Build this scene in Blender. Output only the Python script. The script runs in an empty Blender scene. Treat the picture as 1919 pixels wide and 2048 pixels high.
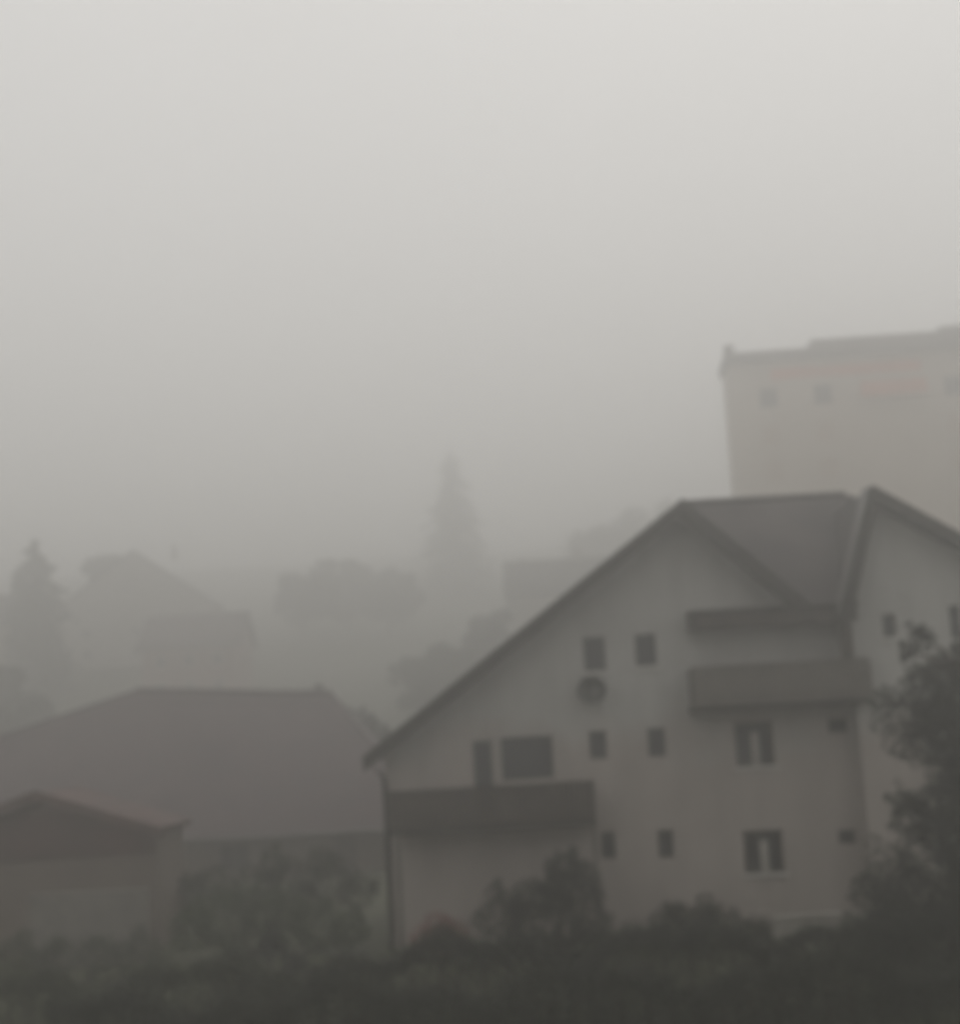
import bpy, bmesh, math, random
from mathutils import Vector, Matrix
random.seed(11)
sc = bpy.context.scene
C = sc.collection
V = Vector
PI = math.pi

# ------------------------------------------------------------------ camera
FPX = 3151.0
PITCH = math.atan((1480 - 1024) / FPX)
ROLL = math.radians(3.2)
CAM = V((0, 0, 5.7))
FWD = V((0, math.cos(PITCH), math.sin(PITCH)))
R0 = V((1, 0, 0)); U0 = V((0, -math.sin(PITCH), math.cos(PITCH)))
RGT = R0 * math.cos(ROLL) - U0 * math.sin(ROLL)
UPV = U0 * math.cos(ROLL) + R0 * math.sin(ROLL)
cd = bpy.data.cameras.new('camera'); cam = bpy.data.objects.new('camera', cd); C.objects.link(cam)
m = Matrix.Identity(4)
for i in range(3):
    m[i][0] = RGT[i]; m[i][1] = UPV[i]; m[i][2] = -FWD[i]; m[i][3] = CAM[i]
cam.matrix_world = m
cd.sensor_fit = 'VERTICAL'; cd.sensor_height = 24; cd.lens = 24 * FPX / 2048
cd.clip_start = 0.05; cd.clip_end = 5000
cd.dof.use_dof = True; cd.dof.focus_distance = 3.0; cd.dof.aperture_fstop = 2.0
sc.camera = cam

def at(px, py, Y):
    d = FWD * FPX + RGT * (px - 959.5) - UPV * (py - 1024)
    return CAM + d * (Y / d.y)

# ------------------------------------------------------------------ render settings
sc.render.engine = 'CYCLES'
cy = sc.cycles
cy.use_denoising = True
cy.denoiser = 'OPENIMAGEDENOISE'
cy.max_bounces = 6; cy.volume_bounces = 3; cy.transparent_max_bounces = 8
cy.diffuse_bounces = 2; cy.glossy_bounces = 2
cy.volume_step_rate = 1
cy.filter_width = 3.0
sc.view_settings.view_transform = 'Standard'; sc.view_settings.look = 'None'
sc.view_settings.exposure = 0; sc.view_settings.gamma = 1

# ------------------------------------------------------------------ world: overcast
w = bpy.data.worlds.new('World'); sc.world = w; w.use_nodes = True
nt = w.node_tree; nt.nodes.clear()
out = nt.nodes.new('ShaderNodeOutputWorld'); bg = nt.nodes.new('ShaderNodeBackground')
sky = nt.nodes.new('ShaderNodeTexSky'); sky.sky_type = 'NISHITA'; sky.sun_disc = False
SUN_EL, SUN_ROT = math.radians(58), math.radians(20)
sky.sun_elevation = SUN_EL; sky.sun_rotation = SUN_ROT
sky.dust_density = 6; sky.air_density = 1.5
hs = nt.nodes.new('ShaderNodeHueSaturation'); hs.inputs['Saturation'].default_value = 0.12
SKY_STRENGTH = 0.065
# an even, faintly mottled cloud layer over the whole sky
tc = nt.nodes.new('ShaderNodeTexCoord'); sx = nt.nodes.new('ShaderNodeSeparateXYZ')
mr = nt.nodes.new('ShaderNodeMapRange'); mr.inputs['To Min'].default_value = 10.4; mr.inputs['To Max'].default_value = 11.0
nz = nt.nodes.new('ShaderNodeTexNoise'); nz.inputs['Scale'].default_value = 2.2; nz.inputs['Detail'].default_value = 3
nr = nt.nodes.new('ShaderNodeMapRange'); nr.inputs['From Min'].default_value = .3; nr.inputs['From Max'].default_value = .7
nr.inputs['To Min'].default_value = .95; nr.inputs['To Max'].default_value = 1.05
ml = nt.nodes.new('ShaderNodeMath'); ml.operation = 'MULTIPLY'
cc = nt.nodes.new('ShaderNodeMix'); cc.data_type = 'RGBA'; cc.blend_type = 'MULTIPLY'; cc.inputs['Factor'].default_value = 1
cc.inputs[6].default_value = (1.0, 0.988, 0.972, 1)
mx = nt.nodes.new('ShaderNodeMix'); mx.data_type = 'RGBA'; mx.inputs['Factor'].default_value = 0.92
L = nt.links.new
L(tc.outputs['Generated'], sx.inputs[0]); L(sx.outputs['Z'], mr.inputs['Value'])
L(tc.outputs['Generated'], nz.inputs['Vector']); L(nz.outputs['Fac'], nr.inputs['Value'])
L(mr.outputs[0], ml.inputs[0]); L(nr.outputs[0], ml.inputs[1]); L(ml.outputs[0], cc.inputs[7])
L(sky.outputs[0], hs.inputs['Color']); L(hs.outputs[0], mx.inputs[6]); L(cc.outputs[2], mx.inputs[7])
L(mx.outputs[2], bg.inputs['Color']); bg.inputs['Strength'].default_value = SKY_STRENGTH
L(bg.outputs[0], out.inputs['Surface'])

sd = bpy.data.lights.new('sun', 'SUN'); sd.energy = 0.5; sd.angle = math.radians(60); sd.color = (1, .97, .92)
so = bpy.data.objects.new('sun', sd); C.objects.link(so)
sdir = V((math.sin(SUN_ROT) * math.cos(SUN_EL), math.cos(SUN_ROT) * math.cos(SUN_EL), math.sin(SUN_EL)))
so.rotation_euler = sdir.to_track_quat('Z', 'Y').to_euler(); so.location = (0, 0, 120)

# ------------------------------------------------------------------ materials
def mat(name, col, col2=None, scale=1.5, rough=.85, spec=.3, kind='noise', bump=0, axis='Z', bscale=None, detail=5):
    M = bpy.data.materials.new(name); M.use_nodes = True
    n = M.node_tree; b = n.nodes['Principled BSDF']
    b.inputs['Roughness'].default_value = rough
    b.inputs['Specular IOR Level'].default_value = spec
    col2 = col2 or tuple(c * .8 for c in col)
    t = n.nodes.new('ShaderNodeTexCoord')
    no = n.nodes.new('ShaderNodeTexNoise'); no.inputs['Scale'].default_value = scale; no.inputs['Detail'].default_value = detail
    n.links.new(t.outputs['Object'], no.inputs['Vector'])
    r = n.nodes.new('ShaderNodeValToRGB')
    r.color_ramp.elements[0].position = .3; r.color_ramp.elements[1].position = .7
    r.color_ramp.elements[0].color = (*col2, 1); r.color_ramp.elements[1].color = (*col, 1)
    n.links.new(no.outputs['Fac'], r.inputs['Fac'])
    src = r.outputs['Color']
    if kind in ('tiles', 'planks'):
        wv = n.nodes.new('ShaderNodeTexWave'); wv.bands_direction = axis
        wv.inputs['Scale'].default_value = bscale or 1.2; wv.inputs['Distortion'].default_value = .3
        n.links.new(t.outputs['Object'], wv.inputs['Vector'])
        mm = n.nodes.new('ShaderNodeMix'); mm.data_type = 'RGBA'; mm.blend_type = 'MULTIPLY'; mm.inputs['Factor'].default_value = .35
        n.links.new(src, mm.inputs[6]); n.links.new(wv.outputs['Color'], mm.inputs[7]); src = mm.outputs[2]
        bp = n.nodes.new('ShaderNodeBump'); bp.inputs['Strength'].default_value = .4; bp.inputs['Distance'].default_value = .04
        n.links.new(wv.outputs['Fac'], bp.inputs['Height']); n.links.new(bp.outputs[0], b.inputs['Normal'])
    elif bump:
        bp = n.nodes.new('ShaderNodeBump'); bp.inputs['Strength'].default_value = bump; bp.inputs['Distance'].default_value = .05
        n.links.new(no.outputs['Fac'], bp.inputs['Height']); n.links.new(bp.outputs[0], b.inputs['Normal'])
    n.links.new(src, b.inputs['Base Color'])
    return M

M = dict(
    plaster=mat('pale_plaster', (.36, .345, .31), (.31, .28, .245), .5, bump=.15),
    plaster_warm=mat('warm_plaster', (.17, .145, .125), (.13, .108, .094), .5, bump=.15),
    timber=mat('dark_timber', (.085, .07, .058), (.05, .042, .036), 2, kind='planks', axis='X', bscale=2.2),
    timber_grey=mat('weathered_timber', (.18, .165, .145), (.13, .12, .105), 2, kind='planks', axis='X', bscale=2.2),
    rooft=mat('brown_roof_tiles', (.098, .085, .083), (.06, .052, .052), .8, kind='tiles', bscale=1.3),
    roofr=mat('red_brown_roof_tiles', (.115, .087, .09), (.08, .064, .068), .8, kind='tiles', bscale=1.3),
    roofd=mat('dark_red_roof_tiles', (.13, .075, .07), (.08, .055, .052), .5, kind='tiles', bscale=1.3),
    soffit=mat('dark_soffit', (.04, .036, .03), (.028, .025, .021), 2),
    glass=mat('window_glass', (.03, .032, .034), (.02, .021, .022), 1, rough=.12, spec=.35),
    white=mat('white_frame_paint', (.62, .61, .58), (.52, .51, .48), 3, rough=.5),
    greyframe=mat('grey_frame_paint', (.2, .19, .17), (.15, .145, .13), 3, rough=.5),
    shutter=mat('brown_shutter', (.12, .1, .085), (.08, .068, .058), 3, kind='planks', axis='Z', bscale=4),
    metal=mat('zinc', (.16, .155, .145), (.11, .105, .1), 3, rough=.45),
    dish=mat('dish_grey', (.075, .075, .07), (.055, .055, .052), 3, rough=.5),
    bark=mat('bark', (.07, .055, .042), (.035, .028, .022), 6, bump=.6),
    leaf=mat('leaf_green', (.055, .062, .038), (.036, .042, .027), .9, detail=2, rough=.7),
    leaf_dark=mat('leaf_dark_green', (.034, .037, .026), (.024, .027, .02), .9, detail=2, rough=.7),
    leaf_light=mat('leaf_light_green', (.066, .082, .046), (.05, .064, .036), .7, detail=2, rough=.7),
    leaf_red=mat('leaf_red', (.24, .10, .095), (.13, .075, .06), 1.6, detail=2, rough=.7),
    needle=mat('needle_green', (.036, .048, .034), (.018, .026, .02), .8, detail=2, rough=.7),
    ground=mat('meadow_ground', (.062, .068, .036), (.04, .042, .026), .22, bump=.5, detail=8),
    render_cream=mat('cream_render', (.46, .40, .335), (.39, .335, .28), .15, bump=.1),
    tower_roof=mat('grey_roof_sheet', (.085, .083, .08), (.065, .064, .062), .4),
    salmon=mat('salmon_panel', (.50, .20, .13), (.42, .17, .11), .4),
    pinkwall=mat('rose_render', (.26, .18, .16), (.21, .145, .13), .3),
    blind=mat('pale_roller_blind', (.42, .335, .265), (.37, .295, .235), 1),
    stone=mat('pale_stone', (.38, .36, .33), (.27, .26, .235), 1.6, bump=.4),
    path=mat('gravel_path', (.2, .19, .17), (.14, .13, .12), 3, bump=.4),
)

def facade_paint(name, top, low, zsplit):
    # two coats of masonry paint, warmer on the lower storeys, with rain streaks and patchy weathering
    Mt = bpy.data.materials.new(name); Mt.use_nodes = True
    n = Mt.node_tree; b = n.nodes['Principled BSDF']; b.inputs['Roughness'].default_value = .9; b.inputs['Specular IOR Level'].default_value = .2
    t = n.nodes.new('ShaderNodeTexCoord'); sp = n.nodes.new('ShaderNodeSeparateXYZ'); n.links.new(t.outputs['Object'], sp.inputs[0])
    n1 = n.nodes.new('ShaderNodeTexNoise'); n1.inputs['Scale'].default_value = .55; n1.inputs['Detail'].default_value = 4; n.links.new(t.outputs['Object'], n1.inputs['Vector'])
    ad = n.nodes.new('ShaderNodeMath'); ad.operation = 'MULTIPLY_ADD'; ad.inputs[1].default_value = 5.0
    n.links.new(n1.outputs['Fac'], ad.inputs[0]); n.links.new(sp.outputs['Z'], ad.inputs[2])
    mr = n.nodes.new('ShaderNodeMapRange'); mr.inputs['From Min'].default_value = zsplit + 2.0; mr.inputs['From Max'].default_value = zsplit + 3.4
    n.links.new(ad.outputs[0], mr.inputs['Value'])
    mx = n.nodes.new('ShaderNodeMix'); mx.data_type = 'RGBA'; mx.inputs[6].default_value = (*low, 1); mx.inputs[7].default_value = (*top, 1); n.links.new(mr.outputs[0], mx.inputs['Factor'])
    mp = n.nodes.new('ShaderNodeMapping'); mp.inputs['Scale'].default_value = (1.1, 1.1, .3); n.links.new(t.outputs['Object'], mp.inputs['Vector'])
    n2 = n.nodes.new('ShaderNodeTexNoise'); n2.inputs['Scale'].default_value = 1.0; n2.inputs['Detail'].default_value = 6; n.links.new(mp.outputs[0], n2.inputs['Vector'])
    r2 = n.nodes.new('ShaderNodeMapRange'); r2.inputs['From Min'].default_value = .35; r2.inputs['From Max'].default_value = .6; r2.inputs['To Min'].default_value = .87; r2.inputs['To Max'].default_value = 1.0
    n.links.new(n2.outputs['Fac'], r2.inputs['Value'])
    mm = n.nodes.new('ShaderNodeMix'); mm.data_type = 'RGBA'; mm.blend_type = 'MULTIPLY'; mm.inputs['Factor'].default_value = 1
    n.links.new(mx.outputs[2], mm.inputs[6]); n.links.new(r2.outputs[0], mm.inputs[7]); n.links.new(mm.outputs[2], b.inputs['Base Color'])
    return Mt
M['plaster'] = facade_paint('weathered_facade_paint', (.41, .403, .382), (.37, .335, .308), 5.6)

# ------------------------------------------------------------------ mesh helpers
class MB:
    def __init__(s): s.v = []; s.f = []
    def poly(s, pts):
        i = len(s.v); s.v += [V(p) for p in pts]; s.f.append(list(range(i, i + len(pts)))); return s
    def box(s, x0, x1, y0, y1, z0, z1):
        i = len(s.v)
        s.v += [V(p) for p in ((x0, y0, z0), (x1, y0, z0), (x1, y1, z0), (x0, y1, z0), (x0, y0, z1), (x1, y0, z1), (x1, y1, z1), (x0, y1, z1))]
        s.f += [[i + a for a in q] for q in ((3, 2, 1, 0), (4, 5, 6, 7), (0, 1, 5, 4), (1, 2, 6, 5), (2, 3, 7, 6), (3, 0, 4, 7))]
        return s
    def extrude(s, pts, d):            # closed prism from a polygon and an offset
        pts = [V(p) for p in pts]; d = V(d); n = len(pts); i = len(s.v)
        s.v += pts + [p + d for p in pts]
        s.f.append(list(range(i, i + n))); s.f.append(list(range(i + 2 * n - 1, i + n - 1, -1)))
        for k in range(n):
            a, b = i + k, i + (k + 1) % n
            s.f.append([b, a, a + n, b + n])
        return s
    def slab(s, pts, t):               # roof slab: thickness below the outer face
        pts = [V(p) for p in pts]
        n = (pts[1] - pts[0]).cross(pts[2] - pts[0]).normalized()
        if n.z < 0: n = -n
        return s.extrude(pts, -n * t)
    def tube(s, pts, rad, n=8):
        rings = []
        for k, p in enumerate(pts):
            p = V(p); a = V(pts[max(k - 1, 0)]); b = V(pts[min(k + 1, len(pts) - 1)])
            t = (b - a).normalized(); x = t.orthogonal().normalized(); y = t.cross(x)
            r = rad[k] if isinstance(rad, (list, tuple)) else rad
            i = len(s.v); s.v += [p + x * (r * math.cos(2 * PI * j / n)) + y * (r * math.sin(2 * PI * j / n)) for j in range(n)]
            rings.append(i)
        for a, b in zip(rings, rings[1:]):
            for j in range(n): s.f.append([a + j, a + (j + 1) % n, b + (j + 1) % n, b + j])
        s.f.append([rings[0] + j for j in reversed(range(n))]); s.f.append([rings[-1] + j for j in range(n)])
        return s
    def build(s, name, mt, parent=None, origin=None, fix=True, smooth=False):
        o0 = V(origin) if origin is not None else (V(parent['_base']) if parent is not None and '_base' in parent else V((0, 0, 0)))
        me = bpy.data.meshes.new(name); me.from_pydata([tuple(p - o0) for p in s.v], [], s.f)
        if fix:
            bm = bmesh.new(); bm.from_mesh(me); bmesh.ops.recalc_face_normals(bm, faces=bm.faces); bm.to_mesh(me); bm.free()
        if smooth:
            for p in me.polygons: p.use_smooth = True
        me.materials.append(mt)
        o = bpy.data.objects.new(name, me); C.objects.link(o)
        if parent is not None: o.parent = parent; o['_base'] = tuple(o0)
        else: o.location = o0
        return o

def tag(o, label=None, cat=None, group=None, kind=None):
    if label: o['label'] = label
    if cat: o['category'] = cat
    if group: o['group'] = group
    if kind: o['kind'] = kind
    return o

def empty(name, loc, label, cat, group=None):
    o = bpy.data.objects.new(name, None); C.objects.link(o); o.location = loc; o['_base'] = tuple(loc)
    o.empty_display_size = .5
    return tag(o, label, cat, group)

def copy_tree(o, parent=None):
    c = o.copy(); C.objects.link(c)
    if parent is not None: c.parent = parent
    for ch in list(o.children): copy_tree(ch, c)
    return c

# ------------------------------------------------------------------ ground
def gz(x, y):
    if y < 44: z = -.8 - max(0, 30 - y) * .03 + max(0, y - 34) * .08
    elif y < 72: z = 0
    else:
        t = max(0, y - 112)
        z = .185 * t * min(1, t / 24) if y < 390 else .185 * 278 + (y - 390) * .03
    z += .25 * math.sin(x * .13 + 1) * math.sin(y * .11) * min(1, max(0, (y - 66) / 30))
    if y > 90: z += max(0, x) * .05 * min(1, (y - 90) / 90)
    return z
g = MB()
xs = [-320, -240, -180, -140] + list(range(-110, 111, 4)) + [140, 180, 240, 320]
ys = list(range(-60, 100, 4)) + list(range(100, 300, 8)) + list(range(300, 400, 15)) + [400, 440, 500, 600]
for y in ys:
    for x in xs: g.v.append(V((x, y, gz(x, y))))
nx = len(xs)
for j in range(len(ys) - 1):
    for i in range(nx - 1):
        a = j * nx + i; g.f.append([a, a + 1, a + nx + 1, a + nx])
tag(g.build('ground', M['ground'], smooth=True), kind='structure')

# ------------------------------------------------------------------ walls with real openings
def wall_face(outline, holes, Y, depth, mt, name, parent, reveal=.16):
    """Front wall in the plane y = Y: an outline in (x, z) with rectangular openings, reveals, and a body of the given depth."""
    bm = bmesh.new(); o0 = V(parent['_base'])
    def loop(pts):
        vs = [bm.verts.new(V((x, Y, z)) - o0) for x, z in pts]
        es = [bm.edges.new((vs[i], vs[(i + 1) % len(vs)])) for i in range(len(vs))]
        return vs, es
    ov, es = loop(outline); allv = []
    for x0, x1, z0, z1 in holes:
        hv, he = loop([(x0, z0), (x1, z0), (x1, z1), (x0, z1)]); es = es + he; allv.append(hv)
    bmesh.ops.triangle_fill(bm, use_beauty=True, edges=es, normal=(0, -1, 0))
    for hv in allv:
        b = [bm.verts.new(v.co + V((0, reveal, 0))) for v in hv]
        for k in range(4): bm.faces.new((hv[k], hv[(k + 1) % 4], b[(k + 1) % 4], b[k]))
        bm.faces.new(b)
    b = [bm.verts.new(v.co + V((0, depth, 0))) for v in ov]
    for k in range(len(ov)): bm.faces.new((ov[k], ov[(k + 1) % len(ov)], b[(k + 1) % len(ov)], b[k]))
    bm.faces.new(b)
    me = bpy.data.meshes.new(name); bm.to_mesh(me); bm.free(); me.materials.append(mt)
    o = bpy.data.objects.new(name, me); C.objects.link(o); o.parent = parent; o['_base'] = parent['_base']
    return o

def window(parent, x0, x1, z0, z1, Y, name='window', bars=1, framem='white', sill=True, shutters=False, fw=.07, cross=False):
    y = Y + .09
    f = MB()
    f.box(x0, x1, y, y + .06, z0, z0 + fw).box(x0, x1, y, y + .06, z1 - fw, z1)
    f.box(x0, x0 + fw, y, y + .06, z0 + fw, z1 - fw).box(x1 - fw, x1, y, y + .06, z0 + fw, z1 - fw)
    for k in range(bars):
        c = x0 + (x1 - x0) * (k + 1) / (bars + 1)
        f.box(c - .5 * fw, c + .5 * fw, y, y + .06, z0 + fw, z1 - fw)
    root = f.build(name, M[framem], parent)
    MB().box(x0 + .01, x1 - .01, y + .025, y + .04, z0 + .01, z1 - .01).build('pane', M['glass'], root)
    if sill:
        MB().box(x0 - .08, x1 + .08, Y - .09, Y + .1, z0 - .07, z0 - .002).build('sill', M['white'], root)
    if shutters:
        wd = (x1 - x0) * .42
        for a, b in ((x0 - wd, x0 - .01), (x1 + .01, x1 + wd)):
            MB().box(a, b, Y - .05, Y - .003, z0 - .02, z1 + .03).build('shutter', M['shutter'], root)
    return root

# ------------------------------------------------------------------ the main house
house = empty('house', (4, 46, 0), 'large pale house with a tall gable, two balconies and a gabled wing on its right', 'house')
FY = 46.0
small = [(2.78, 3.42, 7.5, 8.5), (4.28, 4.9, 7.56, 8.5), (2.78, 3.28, 4.98, 5.78), (4.46, 4.98, 4.95, 5.78), (2.92, 3.34, 2.16, 2.92), (4.56, 5.0, 2.1, 2.88),
         (9.68, 10.24, 5.35, 5.75), (9.7, 10.2, 2.2, 2.6)]
twin = [(6.97, 8.08, 4.52, 5.8), (6.99, 8.12, 1.5, 2.72)]
door = (-.62, -.02, 3.45, 5.72); big = (.22, 1.72, 4.5, 5.74)
slopeL = (12.24 - 5.46) / (5.83 + 3.63); slopeR = .94
def gl(x): return 12.0 - (5.83 - x) * slopeL
outline = [(-3.12, -.5), (10.75, -.5), (10.75, 8.9), (9.0, 8.98), (5.83, 11.95), (-3.12, gl(-3.12))]
wall_face(outline, small + twin + [door, big], FY, 5.6, M['plaster'], 'wall', house)
for k, (x0, x1, z0, z1) in enumerate(small):
    window(house, x0, x1, z0, z1, FY, bars=0, framem='shutter', sill=k < 2, fw=.05)
for q in twin:
    wn = window(house, *q, FY, bars=0, framem='shutter', fw=.09)
    MB().box(q[0] + .46, q[0] + .70, FY + .07, FY + .088, q[2] + .02, q[3] - .3).build('mullion', M['stone'], wn)
d = MB().box(door[0], door[1], FY + .1, FY + .14, door[2], door[3]).build('balcony_door', M['glass'], house)
f = MB(); f.box(door[0], door[0] + .07, FY + .07, FY + .099, door[2], door[3]).box(door[1] - .07, door[1], FY + .07, FY + .099, door[2], door[3]).box(door[0] + .07, door[1] - .07, FY + .07, FY + .099, door[3] - .07, door[3])
f.build('frame', M['greyframe'], d)
window(house, *big, FY, bars=0, fw=.05, framem='shutter', sill=False)
MB().box(big[0] - .12, big[0], FY - .04, FY - .002, big[2], big[3]).box(big[0] - .12, big[1] + .02, FY - .06, FY - .002, big[2] - .22, big[2] - .075).build('window_surround', M['stone'], house)
# gable wing roof: two slopes with a deep verge over the gable wall
VY = FY - 1.05
rl = MB().slab([(5.83, VY, 12.24), (5.83, 51.5, 12.24), (-3.63, 51.5, 5.46), (-3.63, VY, 5.46)], .2)
rf = rl.build('roof', M['rooft'], house)
rr = MB().slab([(5.83, VY, 12.24), (9.28, VY, 12.24 - 3.45 * slopeR), (9.28, 51.5, 12.24 - 3.45 * slopeR), (5.83, 51.5, 12.24)], .2)
rr.build('roof', M['rooft'], house)
# barge boards along the two rakes
bb = MB()
def rake(p, q, t, hgt):
    p = V(p); q = V(q)
    bb.extrude([p, q, q - V((0, 0, hgt)), p - V((0, 0, hgt))], (0, -t, 0))
rake((-3.68, VY - .003, 5.44), (5.83, VY - .003, 12.26), .05, .44)
rake((5.83, VY - .053, 12.26), (9.28, VY - .053, 12.26 - 3.45 * slopeR), .05, .62)
bb.build('barge_board', M['soffit'], house)
sf = MB()
sf.slab([(5.80, VY + .02, 11.93), (5.80, FY - .004, 11.93), (-3.5, FY - .004, 11.93 - 9.3 * slopeL), (-3.5, VY + .02, 11.93 - 9.3 * slopeL)], .03)
sf.slab([(5.86, VY + .02, 11.93), (9.2, VY + .02, 11.93 - 3.34 * slopeR), (9.2, FY - .004, 11.93 - 3.34 * slopeR), (5.86, FY - .004, 11.93)], .03)
sf.build('soffit', M['soffit'], house)
MB().tube([(-3.66, VY + .1, 5.36), (-3.66, 51, 5.36)], .08).build('gutter', M['metal'], house)
MB().tube([(-3.66, FY - .5, 5.3), (-3.2, FY - .14, 4.85), (-3.16, FY - .14, 4.6), (-3.16, FY - .14, 0)], .075).build('downpipe', M['soffit'], house)
# main roof behind, its eave carried out as a canopy over the upper balcony
MB().slab([(8.85, 45.5, 9.05), (10.6, 45.5, 9.05), (11.7, 50, 12.82), (6.5, 50, 12.82)], .18).build('roof', M['rooft'], house)
MB().slab([(6.5, 50.003, 12.82), (12, 50.003, 12.82), (12, 54.6, 9.05), (6.5, 54.6, 9.05)], .18).build('roof', M['rooft'], house)
MB().tube([(6.5, 50, 12.84), (11.7, 50, 12.84)], .11).build('ridge_cap', M['rooft'], house)
MB().extrude([(6.7, 46.5, 9.5), (6.7, 50, 12.5), (6.7, 54, 9.2), (6.7, 54, -.5), (6.7, 51.7, -.5), (6.7, 51.7, 9)], (6, 0, 0)).build('wall', M['plaster'], house)
cn = MB().box(5.83, 10.55, FY - 1.1, FY - .004, 8.5, 9.03).build('balcony_canopy', M['timber'], house)
MB().tube([(5.8, FY - 1.17, 8.95), (10.6, FY - 1.17, 8.95)], .07).build('gutter', M['soffit'], house)
# upper balcony
ub = empty('balcony', (8, FY, 6.2), None, None); ub.parent = house; ub.location = V((8, FY, 6.2)) - V((4, 46, 0))
MB().box(5.7, 10.7, FY - 1.2, FY - .004, 6.14, 6.3).build('balcony_slab', M['soffit'], ub)
pr = MB(); x = 5.74
while x < 10.66:
    pr.box(x, x + .13, FY - 1.17, FY - 1.13, 6.33, 7.36); x += .14
for z in (6.5, 7.15): pr.box(5.74, 10.66, FY - 1.128, FY - 1.09, z, z + .08)
x = FY - 1.08
while x < FY - .15:
    pr.box(5.74, 5.78, x, x + .13, 6.33, 7.36); x += .14
pr.build('railing', M['timber_grey'], ub)
MB().box(5.7, 10.7, FY - 1.21, FY - 1.08, 7.362, 7.42).build('handrail', M['timber_grey'], ub)
# lower balcony
lb = empty('balcony', (0, FY, 3.3), None, None); lb.parent = house; lb.location = V((0, FY, 3.3)) - V((4, 46, 0))
MB().box(-3.0, 2.75, FY - 1.4, FY - .004, 3.2, 3.38).build('balcony_slab', M['soffit'], lb)
pr = MB(); x = -2.98
while x < 2.66:
    pr.box(x, x + .13, FY - 1.38, FY - 1.34, 3.24, 4.36); x += .14
for z in (3.5, 4.2): pr.box(-2.98, 2.7, FY - 1.338, FY - 1.3, z, z + .08)
for xx in (-2.98, 2.68):
    x = FY - 1.28
    while x < FY - .16:
        pr.box(xx, xx + .04, x, x + .13, 3.24, 4.36); x += .14
pr.build('railing', M['timber'], lb)
MB().box(-3.02, 2.76, FY - 1.42, FY - 1.28, 4.362, 4.43).build('handrail', M['timber'], lb)
for x in (-2.85, 2.6): MB().box(x, x + .12, FY - 1.34, FY - 1.22, -.3, 3.198).build('support_post', M['timber_grey'], lb)
# satellite dish under the attic window
dm = MB(); cx, cz = 2.92, 6.95; n = 20; rings = []
for k, (r, dy) in enumerate(((.02, 0), (.2, -.03), (.34, -.09), (.42, -.16))):
    i = len(dm.v); rings.append(i)
    dm.v += [V((cx + r * math.cos(2 * PI * j / n), FY - .3 + dy, cz + r * .95 * math.sin(2 * PI * j / n))) for j in range(n)]
for a, b in zip(rings, rings[1:]):
    for j in range(n): dm.f.append([a + j, a + (j + 1) % n, b + (j + 1) % n, b + j])
dsh = dm.build('satellite_dish', M['dish'], house, fix=False, smooth=True)
MB().tube([(cx, FY - .004, cz - .1), (cx, FY - .3, cz)], .03).tube([(cx, FY - .3, cz - .35), (cx + .12, FY - .75, cz - .1)], .018).tube([(cx + .12, FY - .75, cz - .1), (cx + .1, FY - .68, cz - .02)], .05).build('bracket', M['metal'], dsh)
# second gable wing at the right
HY = 45.2; hv = HY - .75
hp, hl, hr = at(1742, 974, hv), at(1684, 1225, hv), at(1919, 1070, hv)
hs_ = (hp.z - hr.z) / (hr.x - hp.x)
hwl = hl.x + .34
oh = [(hwl, -.5), (18.4, -.5), (18.4, hp.z - .3 - hs_ * (18.4 - hp.x)), (hp.x + .02, hp.z - .34), (hwl, hl.z + .15)]
hw = [(11.3, 11.72, 7.95, 8.65), (at(1893, 1230, 45.2).x, at(1893, 1230, 45.2).x + .9, 7.75, 8.85), (12.2, 13.3, 4.6, 5.9), (15, 16.2, 4.6, 5.9), (12.2, 13.3, 1.5, 2.8), (15, 16.2, 1.5, 2.8)]
wall_face(oh, hw, HY, 9, M['plaster'], 'wall', house)
for k, q in enumerate(hw): window(house, *q, HY, bars=0 if k == 0 else 1, framem='greyframe' if k == 0 else 'white')
MB().slab([(hp.x, hv, hp.z), (hl.x, hv, hl.z), (hl.x, 54.5, hl.z), (hp.x, 54.5, hp.z)], .2).build('roof', M['rooft'], house)
zr = hp.z - hs_ * (18.9 - hp.x)
MB().slab([(hp.x + .005, hv, hp.z), (hp.x + .005, 54.5, hp.z), (18.9, 54.5, zr), (18.9, hv, zr)], .2).build('roof', M['rooft'], house)
bb = MB()
bb.extrude([(hl.x - .05, hv - .003, hl.z - .1), (hp.x, hv - .003, hp.z + .05), (hp.x, hv - .003, hp.z - .75), (hl.x + .27, hv - .003, hl.z - .1)], (0, -.05, 0))
rake((hp.x, hv - .053, hp.z + .05), (18.9, hv - .053, zr + .05), .05, .44)
bb.build('barge_board', M['soffit'], house)
MB().extrude([(hp.x - .06, hv + .02, hp.z + .03), (hl.x - .06, hv + .02, hl.z + .02), (hl.x - .1, hv + .02, hl.z + .02), (hp.x - .1, hv + .02, hp.z + .03)], (0, .8, 0)).build('verge_flashing', M['metal'], house)
MB().box(hwl - .32, hwl - .06, FY - 1.25, HY - .004, 7.43, 8.5).build('corner_post', M['timber'], house)

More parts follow.
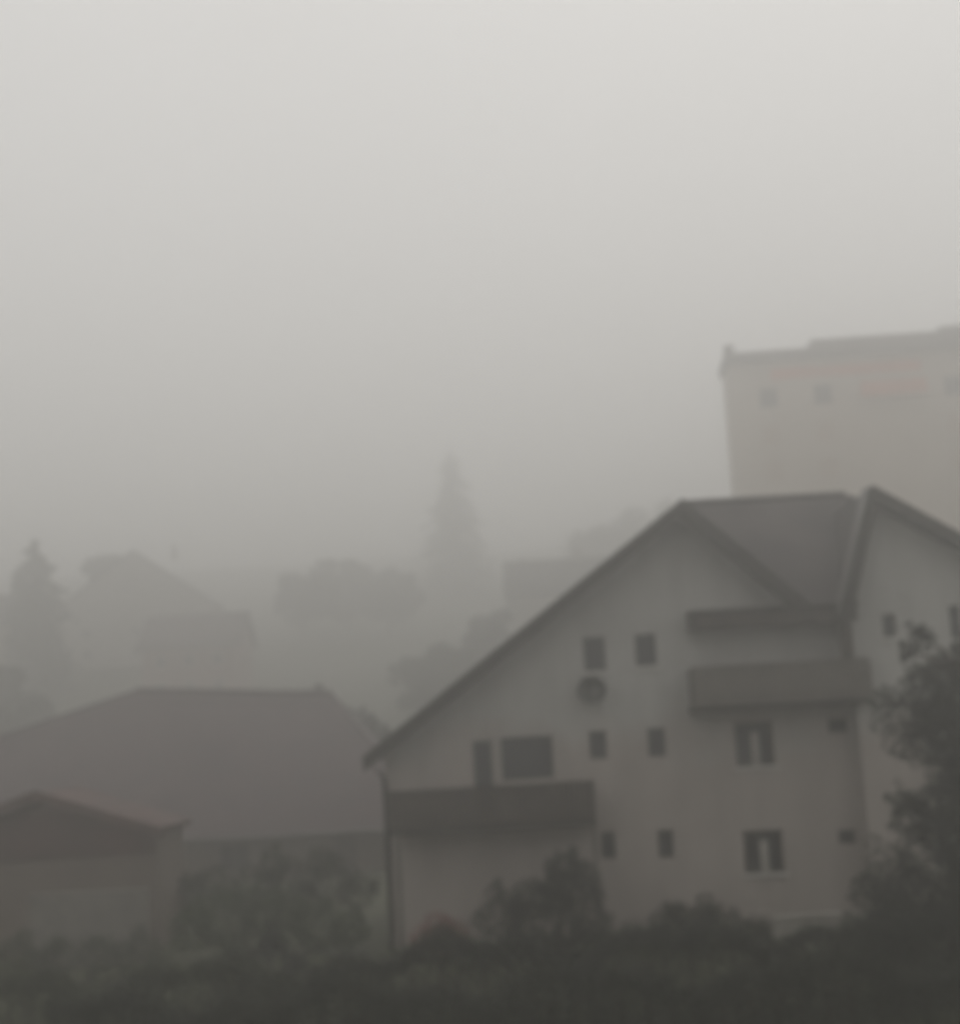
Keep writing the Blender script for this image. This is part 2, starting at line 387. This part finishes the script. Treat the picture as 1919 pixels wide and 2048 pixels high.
# ------------------------------------------------------------------ neighbour with the long red-brown roof
nb = empty('house', (-15, 82, 0), 'low house with a broad red-brown hipped roof, left of the large pale house', 'house')
KN = 1.33
def far(p): return CAM + (V(p) - CAM) * KN
ra, rb = far((-13.8, 62, 8.35)), far((-6.2, 62, 7.8))
e0, e1, e2, e3 = far((-31, 55.5, 2.9)), far((-2.0, 55.5, 2.9)), far((-2.0, 68.5, 2.9)), far((-31, 68.5, 2.9))
r = MB().extrude([e0, e1, rb, ra], (0, .05, -.22)); r.extrude([e1, e2, rb], (-.1, 0, -.22)); r.extrude([e2, e3, ra, rb], (0, -.05, -.22)); r.extrude([e3, e0, ra], (.1, 0, -.22))
nr_ = r.build('roof', M['roofr'], nb)
MB().tube([ra + V((0, 0, .05)), rb + V((0, 0, .05))], .13).tube([e0, ra], .1).tube([e1, rb], .1).build('ridge_cap', M['roofr'], nr_)
nwy = 56.3 * KN; nx0, nx1 = e0.x + 1.2, e1.x - .8
nh = [(x, x + 1.4, .3, 1.55) for x in (-34, -27, -19.5, -13)] + [(-7.6, -6.6, -.3, 1.7)]
wall_face([(nx0, -.6), (nx1, -.6), (nx1, 2.2), (nx0, 2.2)], nh, nwy, 13, M['plaster_warm'], 'wall', nb)
for q in nh[:4]: window(nb, *q, nwy, framem='shutter', sill=False)
MB().box(-7.6, -6.6, nwy + .1, nwy + .14, -.3, 1.7).build('door', M['shutter'], nb)
MB().tube([e0 + V((0, -.1, -.1)), e1 + V((0, -.1, -.1))], .08).build('gutter', M['metal'], nb)

# ------------------------------------------------------------------ small shed-like house at the left edge
sh = empty('shed', (-15, 50, 0), 'small shed with a low dark boarded gable, in front of the broad hipped roof', 'shed')
pk = at(72, 1583, 48.4); ev = at(322, 1655, 48.4)
hw_ = ev.x - pk.x; dep = 4.2
for sgn in (1, -1):
    MB().slab([(pk.x + sgn * .002, 48.4, pk.z), (pk.x + sgn * hw_, 48.4, ev.z), (pk.x + sgn * hw_, 48.4 + dep + 1, ev.z), (pk.x + sgn * .002, 48.4 + dep + 1, pk.z)], .18).build('roof', M['roofd'], sh)
bb = MB(); rake((pk.x, 48.39, pk.z + .04), (pk.x + hw_ + .05, 48.39, ev.z), .05, .3); rake((pk.x - hw_ - .05, 48.34, ev.z), (pk.x, 48.34, pk.z + .04), .05, .3)
bb.build('barge_board', M['roofd'], sh)
wx0, wx1 = pk.x - hw_ + .3, pk.x + hw_ - .25
zc = at(200, 1712, 48.9).z
so_ = [(wx0, -.6), (wx1, -.6), (wx1, ev.z - .12), (pk.x, pk.z - .26), (wx0, ev.z - .12)]
wall_face(so_, [], 48.9, dep, M['plaster_warm'], 'wall', sh)
MB().extrude([(wx0, 48.896, zc), (wx1, 48.896, zc), (wx1, 48.896, ev.z - .2), (pk.x, 48.896, pk.z - .34), (wx0, 48.896, ev.z - .2)], (0, -.06, 0)).build('gable_boards', M['roofd'], sh)

# ------------------------------------------------------------------ the apartment block on the slope
TY = 145.0
KT = TY / 120                                   # its size follows from how far off it stands
def TX(x): return x * KT
def TZ(z): return 5.7 + (z - 5.7) * KT
tz = gz(30, TY + 5) - 1
tower = empty('apartment_block', (TX(29), TY + 5, tz), 'tall cream apartment block with a flat grey roof, rising behind the pale house', 'apartment block')
tx0, tx1 = TX(20.25), TX(41.0)
wins = []; flh = 2.9 * KT
for fl in range(6):
    zt = TZ(31.6) - fl * flh
    for x in (22.4, 26.6, 36.6): wins.append((TX(x), TX(x) + 1.7, zt - 1.9, zt))
wall_face([(tx0, tz), (tx1, tz), (tx1, TZ(33.7)), (tx0, TZ(33.7))], wins, TY, 6.0, M['render_cream'], 'wall', tower, reveal=.25)
for k, q in enumerate(wins):
    wn = window(tower, *q, TY, bars=1, fw=.12, framem='greyframe' if k < 3 else 'blind', sill=False)
    if k >= 3: MB().box(q[0] + .02, q[1] - .02, TY + .06, TY + .085, q[2] + .02, q[3] - .02).build('roller_blind', M['blind'], wn)
tower.rotation_euler.z = math.radians(-3)
r_ = MB().box(tx0 - .35, TX(26.6), TY - .7, TY + 6.3, TZ(33.7) + .004, TZ(34.45)).box(TX(26.6), tx1 + .8, TY - 1.0, TY + 6.3, TZ(33.7) + .01, TZ(35.0))
tr = r_.build('roof', M['tower_roof'], tower)
MB().box(TX(37.0), TX(38.8), TY + 1, TY + 3, TZ(35.0) + .003, TZ(35.6)).box(TX(37.0) - .1, TX(38.8) + .1, TY + .9, TY + 3.1, TZ(35.6) + .003, TZ(35.75)).build('chimney', M['tower_roof'], tr)
MB().box(tx0 - .33, tx0 + .5, TY - .6, TY + .6, TZ(34.45) + .003, TZ(35.1)).build('vent', M['tower_roof'], tr)
MB().box(TX(23.4), TX(35.0), TY - .12, TY - .004, TZ(32.2), TZ(33.1)).build('facade_band', M['salmon'], tower)
for fl in range(1):
    z0 = TZ(31.1) - fl * flh
    b = MB().box(TX(30.2), TX(35.2), TY - .7, TY - .004, z0 - 1.05, z0 - .9).build('balcony', M['render_cream'], tower)
    MB().box(TX(30.2), TX(35.2), TY - .7, TY - .6, z0 - .898, z0 + .5).box(TX(30.2), TX(30.2) + .1, TY - .598, TY - .004, z0 - .898, z0 + .5).box(TX(35.2) - .1, TX(35.2), TY - .598, TY - .004, z0 - .898, z0 + .5).build('railing', M['salmon'] if fl == 0 else M['render_cream'], b)

# ------------------------------------------------------------------ houses fading on the hillside
def far_house(px, py, Y, wd, dp, eave, rot, wm, rm, label, ridge_x=True):
    Y *= 1.18; wd *= 1.18; eave *= 1.1
    top = at(px, py, Y); cx, cy = top.x, Y + dp / 2 * (not ridge_x); z0 = gz(cx, cy) - .6
    ridge = top.z - z0; eave = ridge - eave
    print('FARHOUSE', px, round(ridge, 1), round(eave, 1))
    h = empty('house', (cx, cy, z0), label, 'house', 'houses fading into the fog on the hillside'); h['_base'] = (0, 0, 0)
    hx, hy = wd / 2, dp / 2
    if ridge_x:
        body = MB().extrude([(-hx, -hy, 0), (-hx, hy, 0), (-hx, hy, eave), (-hx, 0, ridge - .25), (-hx, -hy, eave)], (wd, 0, 0))
        roofp = [[(-hx - .6, -hy - .6, eave - .35), (hx + .6, -hy - .6, eave - .35), (hx + .6, -.003, ridge), (-hx - .6, -.003, ridge)],
                 [(-hx - .6, .003, ridge), (hx + .6, .003, ridge), (hx + .6, hy + .6, eave - .35), (-hx - .6, hy + .6, eave - .35)]]
    else:
        body = MB().extrude([(-hx, -hy, 0), (hx, -hy, 0), (hx, -hy, eave), (0, -hy, ridge - .25), (-hx, -hy, eave)], (0, dp, 0))
        roofp = [[(-.003, -hy - .6, ridge), (-.003, hy + .6, ridge), (-hx - .6, hy + .6, eave - .35), (-hx - .6, -hy - .6, eave - .35)],
                 [(.003, -hy - .6, ridge), (hx + .6, -hy - .6, eave - .35), (hx + .6, hy + .6, eave - .35), (.003, hy + .6, ridge)]]
    body.build('wall', M[wm], h)
    rfs = [MB().slab(p, .22).build('roof', M[rm], h) for p in roofp]
    MB().box(hx * .4, hx * .4 + .7, -.35, .35, ridge - .9, ridge + 1).build('chimney', M['stone'], rfs[0])
    for zz in ([1.2, 4.0] if eave > 5 else [1.2]):
        for fx in (-.6, 0, .6):
            x = fx * hx
            wr = MB().box(x - .6, x + .6, -hy - .06, -hy - .004, zz, zz + 1.3).build('window', M['white'], h)
            MB().box(x - .5, x + .5, -hy - .075, -hy - .063, zz + .1, zz + 1.2).build('pane', M['glass'], wr)
    h.rotation_euler.z = rot
    return h
far_house(262, 1100, 175, 18, 11, 7.0, math.radians(4), 'stone', 'tower_roof', 'foggy house with a dark gable roof among the left treetops', False)
far_house(395, 1228, 150, 9, 8, 3.2, math.radians(-4), 'pinkwall', 'roofr', 'faint rose house with a red roof just above the long hipped roof')
far_house(-10, 1190, 160, 10, 9, 3.5, math.radians(10), 'render_cream', 'tower_roof', 'faint cream house at the left edge below the pointed conifer')
far_house(1110, 1118, 150, 9, 8, 3.6, math.radians(-3), 'stone', 'tower_roof', 'faint narrow house touching the left slope of the pale gable roof')

# ------------------------------------------------------------------ foliage
def leafset(mb, c, r, n, size, shell=.55, rnd=random):
    c = V(c); r = V(r) if not isinstance(r, (int, float)) else V((r, r, r))
    for _ in range(n):
        d = V((rnd.gauss(0, 1), rnd.gauss(0, 1), rnd.gauss(0, 1))).normalized()
        k = rnd.random() ** .5 * (1 - shell) + shell * rnd.random() ** .2
        p = c + V((d.x * r.x, d.y * r.y, d.z * r.z)) * k
        q = V((rnd.gauss(0, 1), rnd.gauss(0, 1), rnd.gauss(0, .8) + .5)).normalized()
        a = q.orthogonal().normalized(); a.rotate(Matrix.Rotation(rnd.random() * 6.28, 3, q)); b = q.cross(a)
        s = size * rnd.uniform(.6, 1.3); i = len(mb.v)
        mb.v += [p - a * s * .5, p + b * s * .28 + q * s * .06, p + a * s * .6, p - b * s * .28 + q * s * .06]
        mb.f.append([i, i + 1, i + 2, i + 3])

def make_tree(name, loc, h, rad, label, cat, lm, seed, clumps=34, per=110, leaf=.3, trunk_h=.3, group=None, squash=1.0):
    rnd = random.Random(seed)
    t = empty(name, loc, label, cat, group); t['_base'] = (0, 0, 0)
    tr = MB(); r0 = .045 * h * .5 + .05
    top = V((rnd.uniform(-.3, .3), rnd.uniform(-.3, .3), h * .72))
    tr.tube([(0, 0, -.4), (0.05, 0, h * .2), (top.x * .5, top.y * .5, h * .45), top], [r0 * 1.25, r0, r0 * .7, r0 * .2], 9)
    cr = MB(); cz = h * (trunk_h + (1 - trunk_h) / 2); rz = h * (1 - trunk_h) / 2
    for k in range(clumps):
        d = V((rnd.gauss(0, 1), rnd.gauss(0, 1), rnd.gauss(0, 1))).normalized() * rnd.uniform(.35, .95)
        p = V((d.x * rad * .85, d.y * rad * .85, cz + d.z * rz * .86))
        cr_r = rad * rnd.uniform(.2, .36)
        leafset(cr, p, (cr_r, cr_r, cr_r * .75 * squash), per, leaf, rnd=rnd)
        if k % 2 == 0:
            b = V((0, 0, max(h * .15, p.z - rad * .7)))
            tr.tube([b, b.lerp(p, .5) + V((0, 0, .15)), p], [r0 * .45, r0 * .28, .02], 6)
    tr.build('trunk', M['bark'], t, smooth=True)
    cr.build('crown', M[lm], t, fix=False)
    return t

def make_conifer(name, loc, h, rad, label, cat, seed, group=None, tiers=20, leaf=.5, lm='needle'):
    rnd = random.Random(seed)
    t = empty(name, loc, label, cat, group); t['_base'] = (0, 0, 0)
    MB().tube([(0, 0, -.5), (0, 0, h * .5), (0, 0, h)], [h * .022, h * .013, .03], 8).build('trunk', M['bark'], t, smooth=True)
    cr = MB()
    for k in range(tiers):
        f = k / (tiers - 1); z = h * (.08 + .9 * f); rr = (rad * (1 - f) ** .5 + .3) * rnd.uniform(.72, 1.12)
        nb_ = max(5, int(12 * (1 - f) + 4))
        for j in range(nb_):
            an = rnd.random() * 6.28; ln = rr * rnd.uniform(.7, 1.12)
            for s in range(5):
                u = (s + .6) / 5; p = V((math.cos(an) * ln * u, math.sin(an) * ln * u, z - ln * u * u * .35 + rnd.uniform(-.1, .1)))
                leafset(cr, p, (.12 * rr + .15, .12 * rr + .15, .07 * rr + .1), 7, leaf, rnd=rnd)
    leafset(cr, (0, 0, h * .99), (.12, .12, .5), 14, leaf * .7, rnd=rnd)
    cr.build('crown', M[lm], t, fix=False)
    return t

def bush(name, parts, label, cat, lm, leaf, per, seed, group=None):
    """A shrub from hand-placed clumps (x, y, z, radius); stems rise from the ground into every clump."""
    rnd = random.Random(seed); bx = sum(p[0] for p in parts) / len(parts); by = sum(p[1] for p in parts) / len(parts)
    base = V((bx, by, gz(bx, by)))
    t = empty(name, base, label, cat, group)
    lf = MB(); st = MB()
    for (x, y, z, r) in parts:
        leafset(lf, (x, y, z), (r, r, r * .9), int(per * r * r), leaf, rnd=rnd)
        for _ in range(int(5 * r) + 2):
            d = V((rnd.gauss(0, 1), rnd.gauss(0, 1), rnd.gauss(0, 1))).normalized() * r * rnd.uniform(.6, 1.05)
            leafset(lf, V((x, y, z)) + d, r * .35, int(per * r * r * .12), leaf, rnd=rnd)
        b = V((bx + (x - bx) * .3, by + (y - by) * .3, base.z - .1)); e = V((x, y, z))
        st.tube([b, b.lerp(e, .5) + V((rnd.uniform(-.1, .1), rnd.uniform(-.1, .1), 0)), e], [.06, .04, .015], 6)
    lf.build('foliage', M[lm], t, fix=False); st.build('stem', M['bark'], t, smooth=True)
    return t
def PX(px, py, Y, rpx): p = at(px, py, Y); return (p.x, p.y, p.z, rpx * Y / FPX)

# big dark tree at the right edge, in front of the wing
tb = at(1905, 2010, 37.5)
tt = empty('tree', (tb.x, 37.5, gz(tb.x, 37.5)), 'tall dark ragged tree at the right edge, partly hiding the second gable', 'tree')
tr = MB(); base = V((tb.x, 37.5, gz(tb.x, 37.5) - .3))
lf = MB(); rnd = random.Random(5)
top = at(1940, 1330, 37.5)
tr.tube([base, base.lerp(top, .35) + V((.1, 0, 0)), base.lerp(top, .7), top], [.3, .24, .15, .04], 10)
for (px, py, Y, rp, den) in ((1838, 1268, 37.2, 26, 1), (1815, 1300, 37.6, 22, .5), (1900, 1340, 37.8, 55, .9), (1965, 1300, 38.2, 60, .9), (1850, 1385, 37, 62, .9), (1765, 1395, 36.8, 34, .35), (1785, 1440, 37, 52, .4), (1890, 1450, 37.4, 75, 1), (1835, 1500, 37, 46, .5),
                    (1910, 1550, 37.6, 60, 1), (1870, 1610, 37, 55, .9), (1800, 1600, 36.7, 30, .3), (1825, 1640, 37.4, 48, .5), (1910, 1680, 37.2, 80, 1), (1785, 1735, 36.6, 62, .5), (1745, 1790, 36.4, 52, .4), (1840, 1800, 36.8, 90, 1), (1760, 1880, 36.2, 75, 1),
                    (1890, 1900, 36.8, 95, 1), (1960, 1420, 38, 90, 1), (1980, 1560, 38, 100, 1), (1990, 1750, 38, 110, 1), (1830, 1960, 36.4, 70, 1), (1700, 1900, 36.3, 40, .7)):
    p = at(px, py, Y); r = rp * Y / FPX
    leafset(lf, p, (r, r * 1.1, r * .85), int(1500 * r * r * den) + 30, .12, shell=.25, rnd=rnd)
    for _ in range(6):
        d = V((rnd.gauss(0, 1), rnd.gauss(0, 1), rnd.gauss(0, 1))).normalized() * r * rnd.uniform(.8, 1.2)
        leafset(lf, p + d, r * .32, int(120 * r * r * den) + 8, .11, rnd=rnd)
    f_ = min(.95, max(.1, (p.z - base.z) / (top.z - base.z) - .12))
    b = base.lerp(top, f_)
    tr.tube([b, b.lerp(p, .55) + V((0, 0, .12)), p], [.09, .055, .015], 6)
tr.build('trunk', M['bark'], tt, smooth=True); lf.build('crown', M['leaf_dark'], tt, fix=False)

# shrubs against the house
GA = 'garden shrubs around the pale house'
bush('shrub', [PX(1085, 1850, 43.5, 90), PX(1150, 1770, 43.3, 60), PX(1125, 1735, 43.5, 42), PX(1000, 1840, 43.2, 55), PX(990, 1785, 43.2, 26), PX(1180, 1850, 43, 45), PX(1060, 1800, 43.2, 50)],
     'tall two-humped dark shrub beneath the right end of the lower balcony', 'shrub', 'leaf_dark', .1, 1400, 21, GA)
bush('shrub', [PX(1370, 1860, 43, 60), PX(1440, 1865, 43, 65), PX(1510, 1875, 43, 50), PX(1330, 1850, 43.2, 40)],
     'low rounded dark shrub under the shuttered ground floor window', 'shrub', 'leaf_dark', .1, 1400, 22, GA)
bush('shrub', [PX(875, 1850, 43, 32), PX(905, 1870, 43, 36), PX(850, 1875, 43, 30)],
     'small reddish shrub beside the left corner of the pale house', 'shrub', 'leaf_red', .1, 1400, 23, GA)
bush('shrub', [PX(450, 1840, 46, 70), PX(560, 1830, 46, 65), PX(390, 1860, 45.6, 55), PX(640, 1850, 45.8, 62), PX(500, 1800, 46.4, 40), PX(695, 1860, 45.5, 46)],
     'broad mid-green shrub in front of the hipped house wall', 'shrub', 'leaf_light', .1, 1200, 24, GA)
bush('shrub', [PX(540, 1930, 40, 65), PX(470, 1955, 40, 55), PX(600, 1960, 40, 50)],
     'dark rounded shrub standing before the broad mid-green one', 'shrub', 'leaf_dark', .1, 1400, 25, GA)
bush('shrub', [PX(360, 1790, 53, 55), PX(430, 1770, 53, 50), PX(510, 1775, 53, 55), PX(590, 1760, 53, 55), PX(660, 1765, 53, 52), PX(715, 1785, 53, 45), PX(550, 1730, 53, 36), PX(640, 1720, 53, 34)],
     'wide olive shrubbery along the wall of the hipped house', 'shrub', 'leaf', .1, 1300, 26, GA)
bush('shrub', [PX(110, 1915, 43, 50), PX(200, 1910, 43, 46), PX(280, 1915, 43, 52), PX(30, 1915, 43, 50)],
     'low olive shrub in front of the small shed', 'shrub', 'leaf', .1, 1200, 27, GA)

# clipped hedges along the front of the gardens
def hedge(x0, x1, y, z1, th, lm, label, seed):
    rnd = random.Random(seed); zb = gz((x0 + x1) / 2, y) - .2
    t = empty('hedge', ((x0 + x1) / 2, y, zb), label, 'hedge', 'hedges along the front of the gardens')
    lf = MB(); n = int((x1 - x0) * 900)
    for _ in range(n):
        x = rnd.uniform(x0, x1); f = rnd.random()
        top = z1 + .22 * math.sin(x * 1.3 + seed) + .14 * math.sin(x * 3.1 + seed * 2)
        if f < .4: p = (x, y + rnd.uniform(-th, th), top + rnd.gauss(0, .1))
        else: p = (x, y + rnd.choice((-th, th)) * rnd.uniform(.75, 1.05), rnd.uniform(zb, top))
        leafset(lf, p, .12, 4, .075, rnd=rnd)
    lf.build('foliage', M[lm], t, fix=False)
    st = MB(); x = x0 + .3
    while x < x1:
        st.tube([(x, y, zb - .1), (x + rnd.uniform(-.1, .1), y, z1 - .2)], [.05, .02], 6)
        for k in range(4):
            zz = rnd.uniform(zb + .2, z1 - .3); st.tube([(x, y, zz), (x + rnd.uniform(-.5, .5), y + rnd.uniform(-th, th), zz + .4)], [.02, .008], 5)
        x += .5
    st.build('stem', M['bark'], t)
    return t
hedge(-4.3, 9.2, 35.5, at(1200, 1893, 35.5).z, .55, 'leaf_dark', 'long dark hedge crossing in front of the pale house', 3)
hedge(-13.5, -4.5, 36.5, at(350, 1960, 36.5).z, .55, 'leaf', 'lower olive hedge on the left, below the broad green shrub', 4)
hedge(-9, 12, 32.2, at(960, 1985, 32.2).z, .5, 'leaf_dark', 'nearest dark hedge along the lower edge of the view', 6)

# low pale garden wall and path in front of the right half
gw = MB(); a = at(1545, 1840, 42.2); b = at(1725, 1840, 42.2)
gw.box(a.x, b.x, 42.2, 42.5, gz(9, 42) - .3, a.z)
gwo = gw.build('garden_wall', M['stone'], origin=((a.x + b.x) / 2, 42.35, 0))
tag(gwo, 'low pale stone garden wall between the low dark shrub and the ragged tree', 'garden wall', kind='thing')
MB().box(a.x - .05, b.x + .05, 42.15, 42.55, a.z + .002, a.z + .07).build('coping', M['stone'], gwo, origin=gwo.location)

a = at(60, 1795, 45.6); b = at(295, 1790, 45.6)
gw2 = MB().box(a.x, b.x, 45.6, 45.85, -.3, a.z).build('garden_wall', M['path'], origin=((a.x + b.x) / 2, 45.7, 0))
tag(gw2, 'low grey garden wall running in front of the small shed', 'garden wall', kind='thing')
MB().box(a.x - .04, b.x + .04, 45.56, 45.89, a.z + .002, a.z + .06).build('coping', M['path'], gw2, origin=gw2.location)

# ------------------------------------------------------------------ trees on the foggy hillside
KB = 1.18
GF = 'trees fading into the fog on the hillside'
def base_at(px, py, Y): p = at(px, py, Y); return V((p.x, Y, gz(p.x, Y)))
b = base_at(900, 910, 283); c1 = make_conifer('conifer', b, at(900, 905, 283).z - b.z, 7.2, 'tall slim pointed conifer standing alone in the fog, left of the pale gable peak', 'conifer', 31, GF, tiers=26, leaf=.85)
b = base_at(70, 1085, 185); c2 = make_conifer('conifer', b, at(70, 1080, 185).z - b.z, 5.6, 'pointed dark conifer at the far left above the cream house', 'conifer', 32, GF, tiers=22, leaf=.75)
spec = [(215, 1062, 190, 4.6, 'rounded pale tree just right of the far left conifer', 'leaf', 41),
        (600, 1120, 190, 5.4, 'left tree of the blurred clump left of the central conifer', 'leaf_dark', 42),
        (690, 1100, 198, 5.8, 'tallest tree of the blurred clump left of the central conifer', 'leaf', 43),
        (775, 1128, 192, 5.0, 'right tree of the blurred clump left of the central conifer', 'leaf_dark', 44),
        (1058, 1080, 155, 2.6, 'slim dark tree touching the left slope of the pale gable roof', 'leaf_dark', 45),
        (1150, 1106, 158, 3.2, 'rounded tree between the slim dark tree and the pale gable roof', 'leaf', 46),
        (1200, 1045, 225, 6.4, 'ghostly tree low on the slope left of the apartment block', 'leaf', 47),
        (1290, 1010, 232, 6.6, 'ghostly tree in the middle of the slope left of the apartment block', 'leaf_light', 53),
        (1375, 980, 238, 7.0, 'ghostly tree high on the slope left of the apartment block', 'leaf_light', 48),
        (985, 1215, 135, 3.8, 'olive tree behind the middle of the left roof slope', 'leaf_dark', 49),
        (860, 1270, 125, 4.0, 'broad olive tree behind the lower end of the left roof slope', 'leaf', 50),
        (580, 1378, 92, 6.6, 'broad dark tree behind the right end of the hipped roof', 'leaf_dark', 54),
        (690, 1400, 89, 4.4, 'low dark tree between the hipped roof and the pale house', 'leaf_dark', 55),
        (480, 1360, 96, 2.6, 'low dark tree peeping over the ridge of the hipped roof', 'leaf_dark', 51),
        (20, 1310, 118, 3.8, 'grey-green tree behind the left end of the hipped roof', 'leaf', 52)]
for (px, py, Y, rad, lab, lm, sd_) in spec:
    if Y > 90: Y *= KB; rad *= KB
    b = base_at(px, py, Y); h = max(4.5, at(px, py, Y).z - b.z)
    make_tree('tree', b, h, rad, lab, 'tree', lm, sd_, clumps=34, per=95, leaf=.14 * rad + .12, trunk_h=.1, group=GF)

# ------------------------------------------------------------------ the air
hz = MB().box(-330, 330, -70, 610, -60, 60).build('haze', None or M['glass'])
hm = bpy.data.materials.new('fog_air'); hm.use_nodes = True
n = hm.node_tree; n.nodes.clear()
o = n.nodes.new('ShaderNodeOutputMaterial'); pv = n.nodes.new('ShaderNodeVolumePrincipled')
pv.inputs['Color'].default_value = (.985, .978, .963, 1); pv.inputs['Density'].default_value = .0090
pv.inputs['Anisotropy'].default_value = 0.81
n.links.new(pv.outputs[0], o.inputs['Volume'])
hz.data.materials.clear(); hz.data.materials.append(hm)
tag(hz, kind='stuff')
for o in bpy.data.objects:
    if '_base' in o: del o['_base']
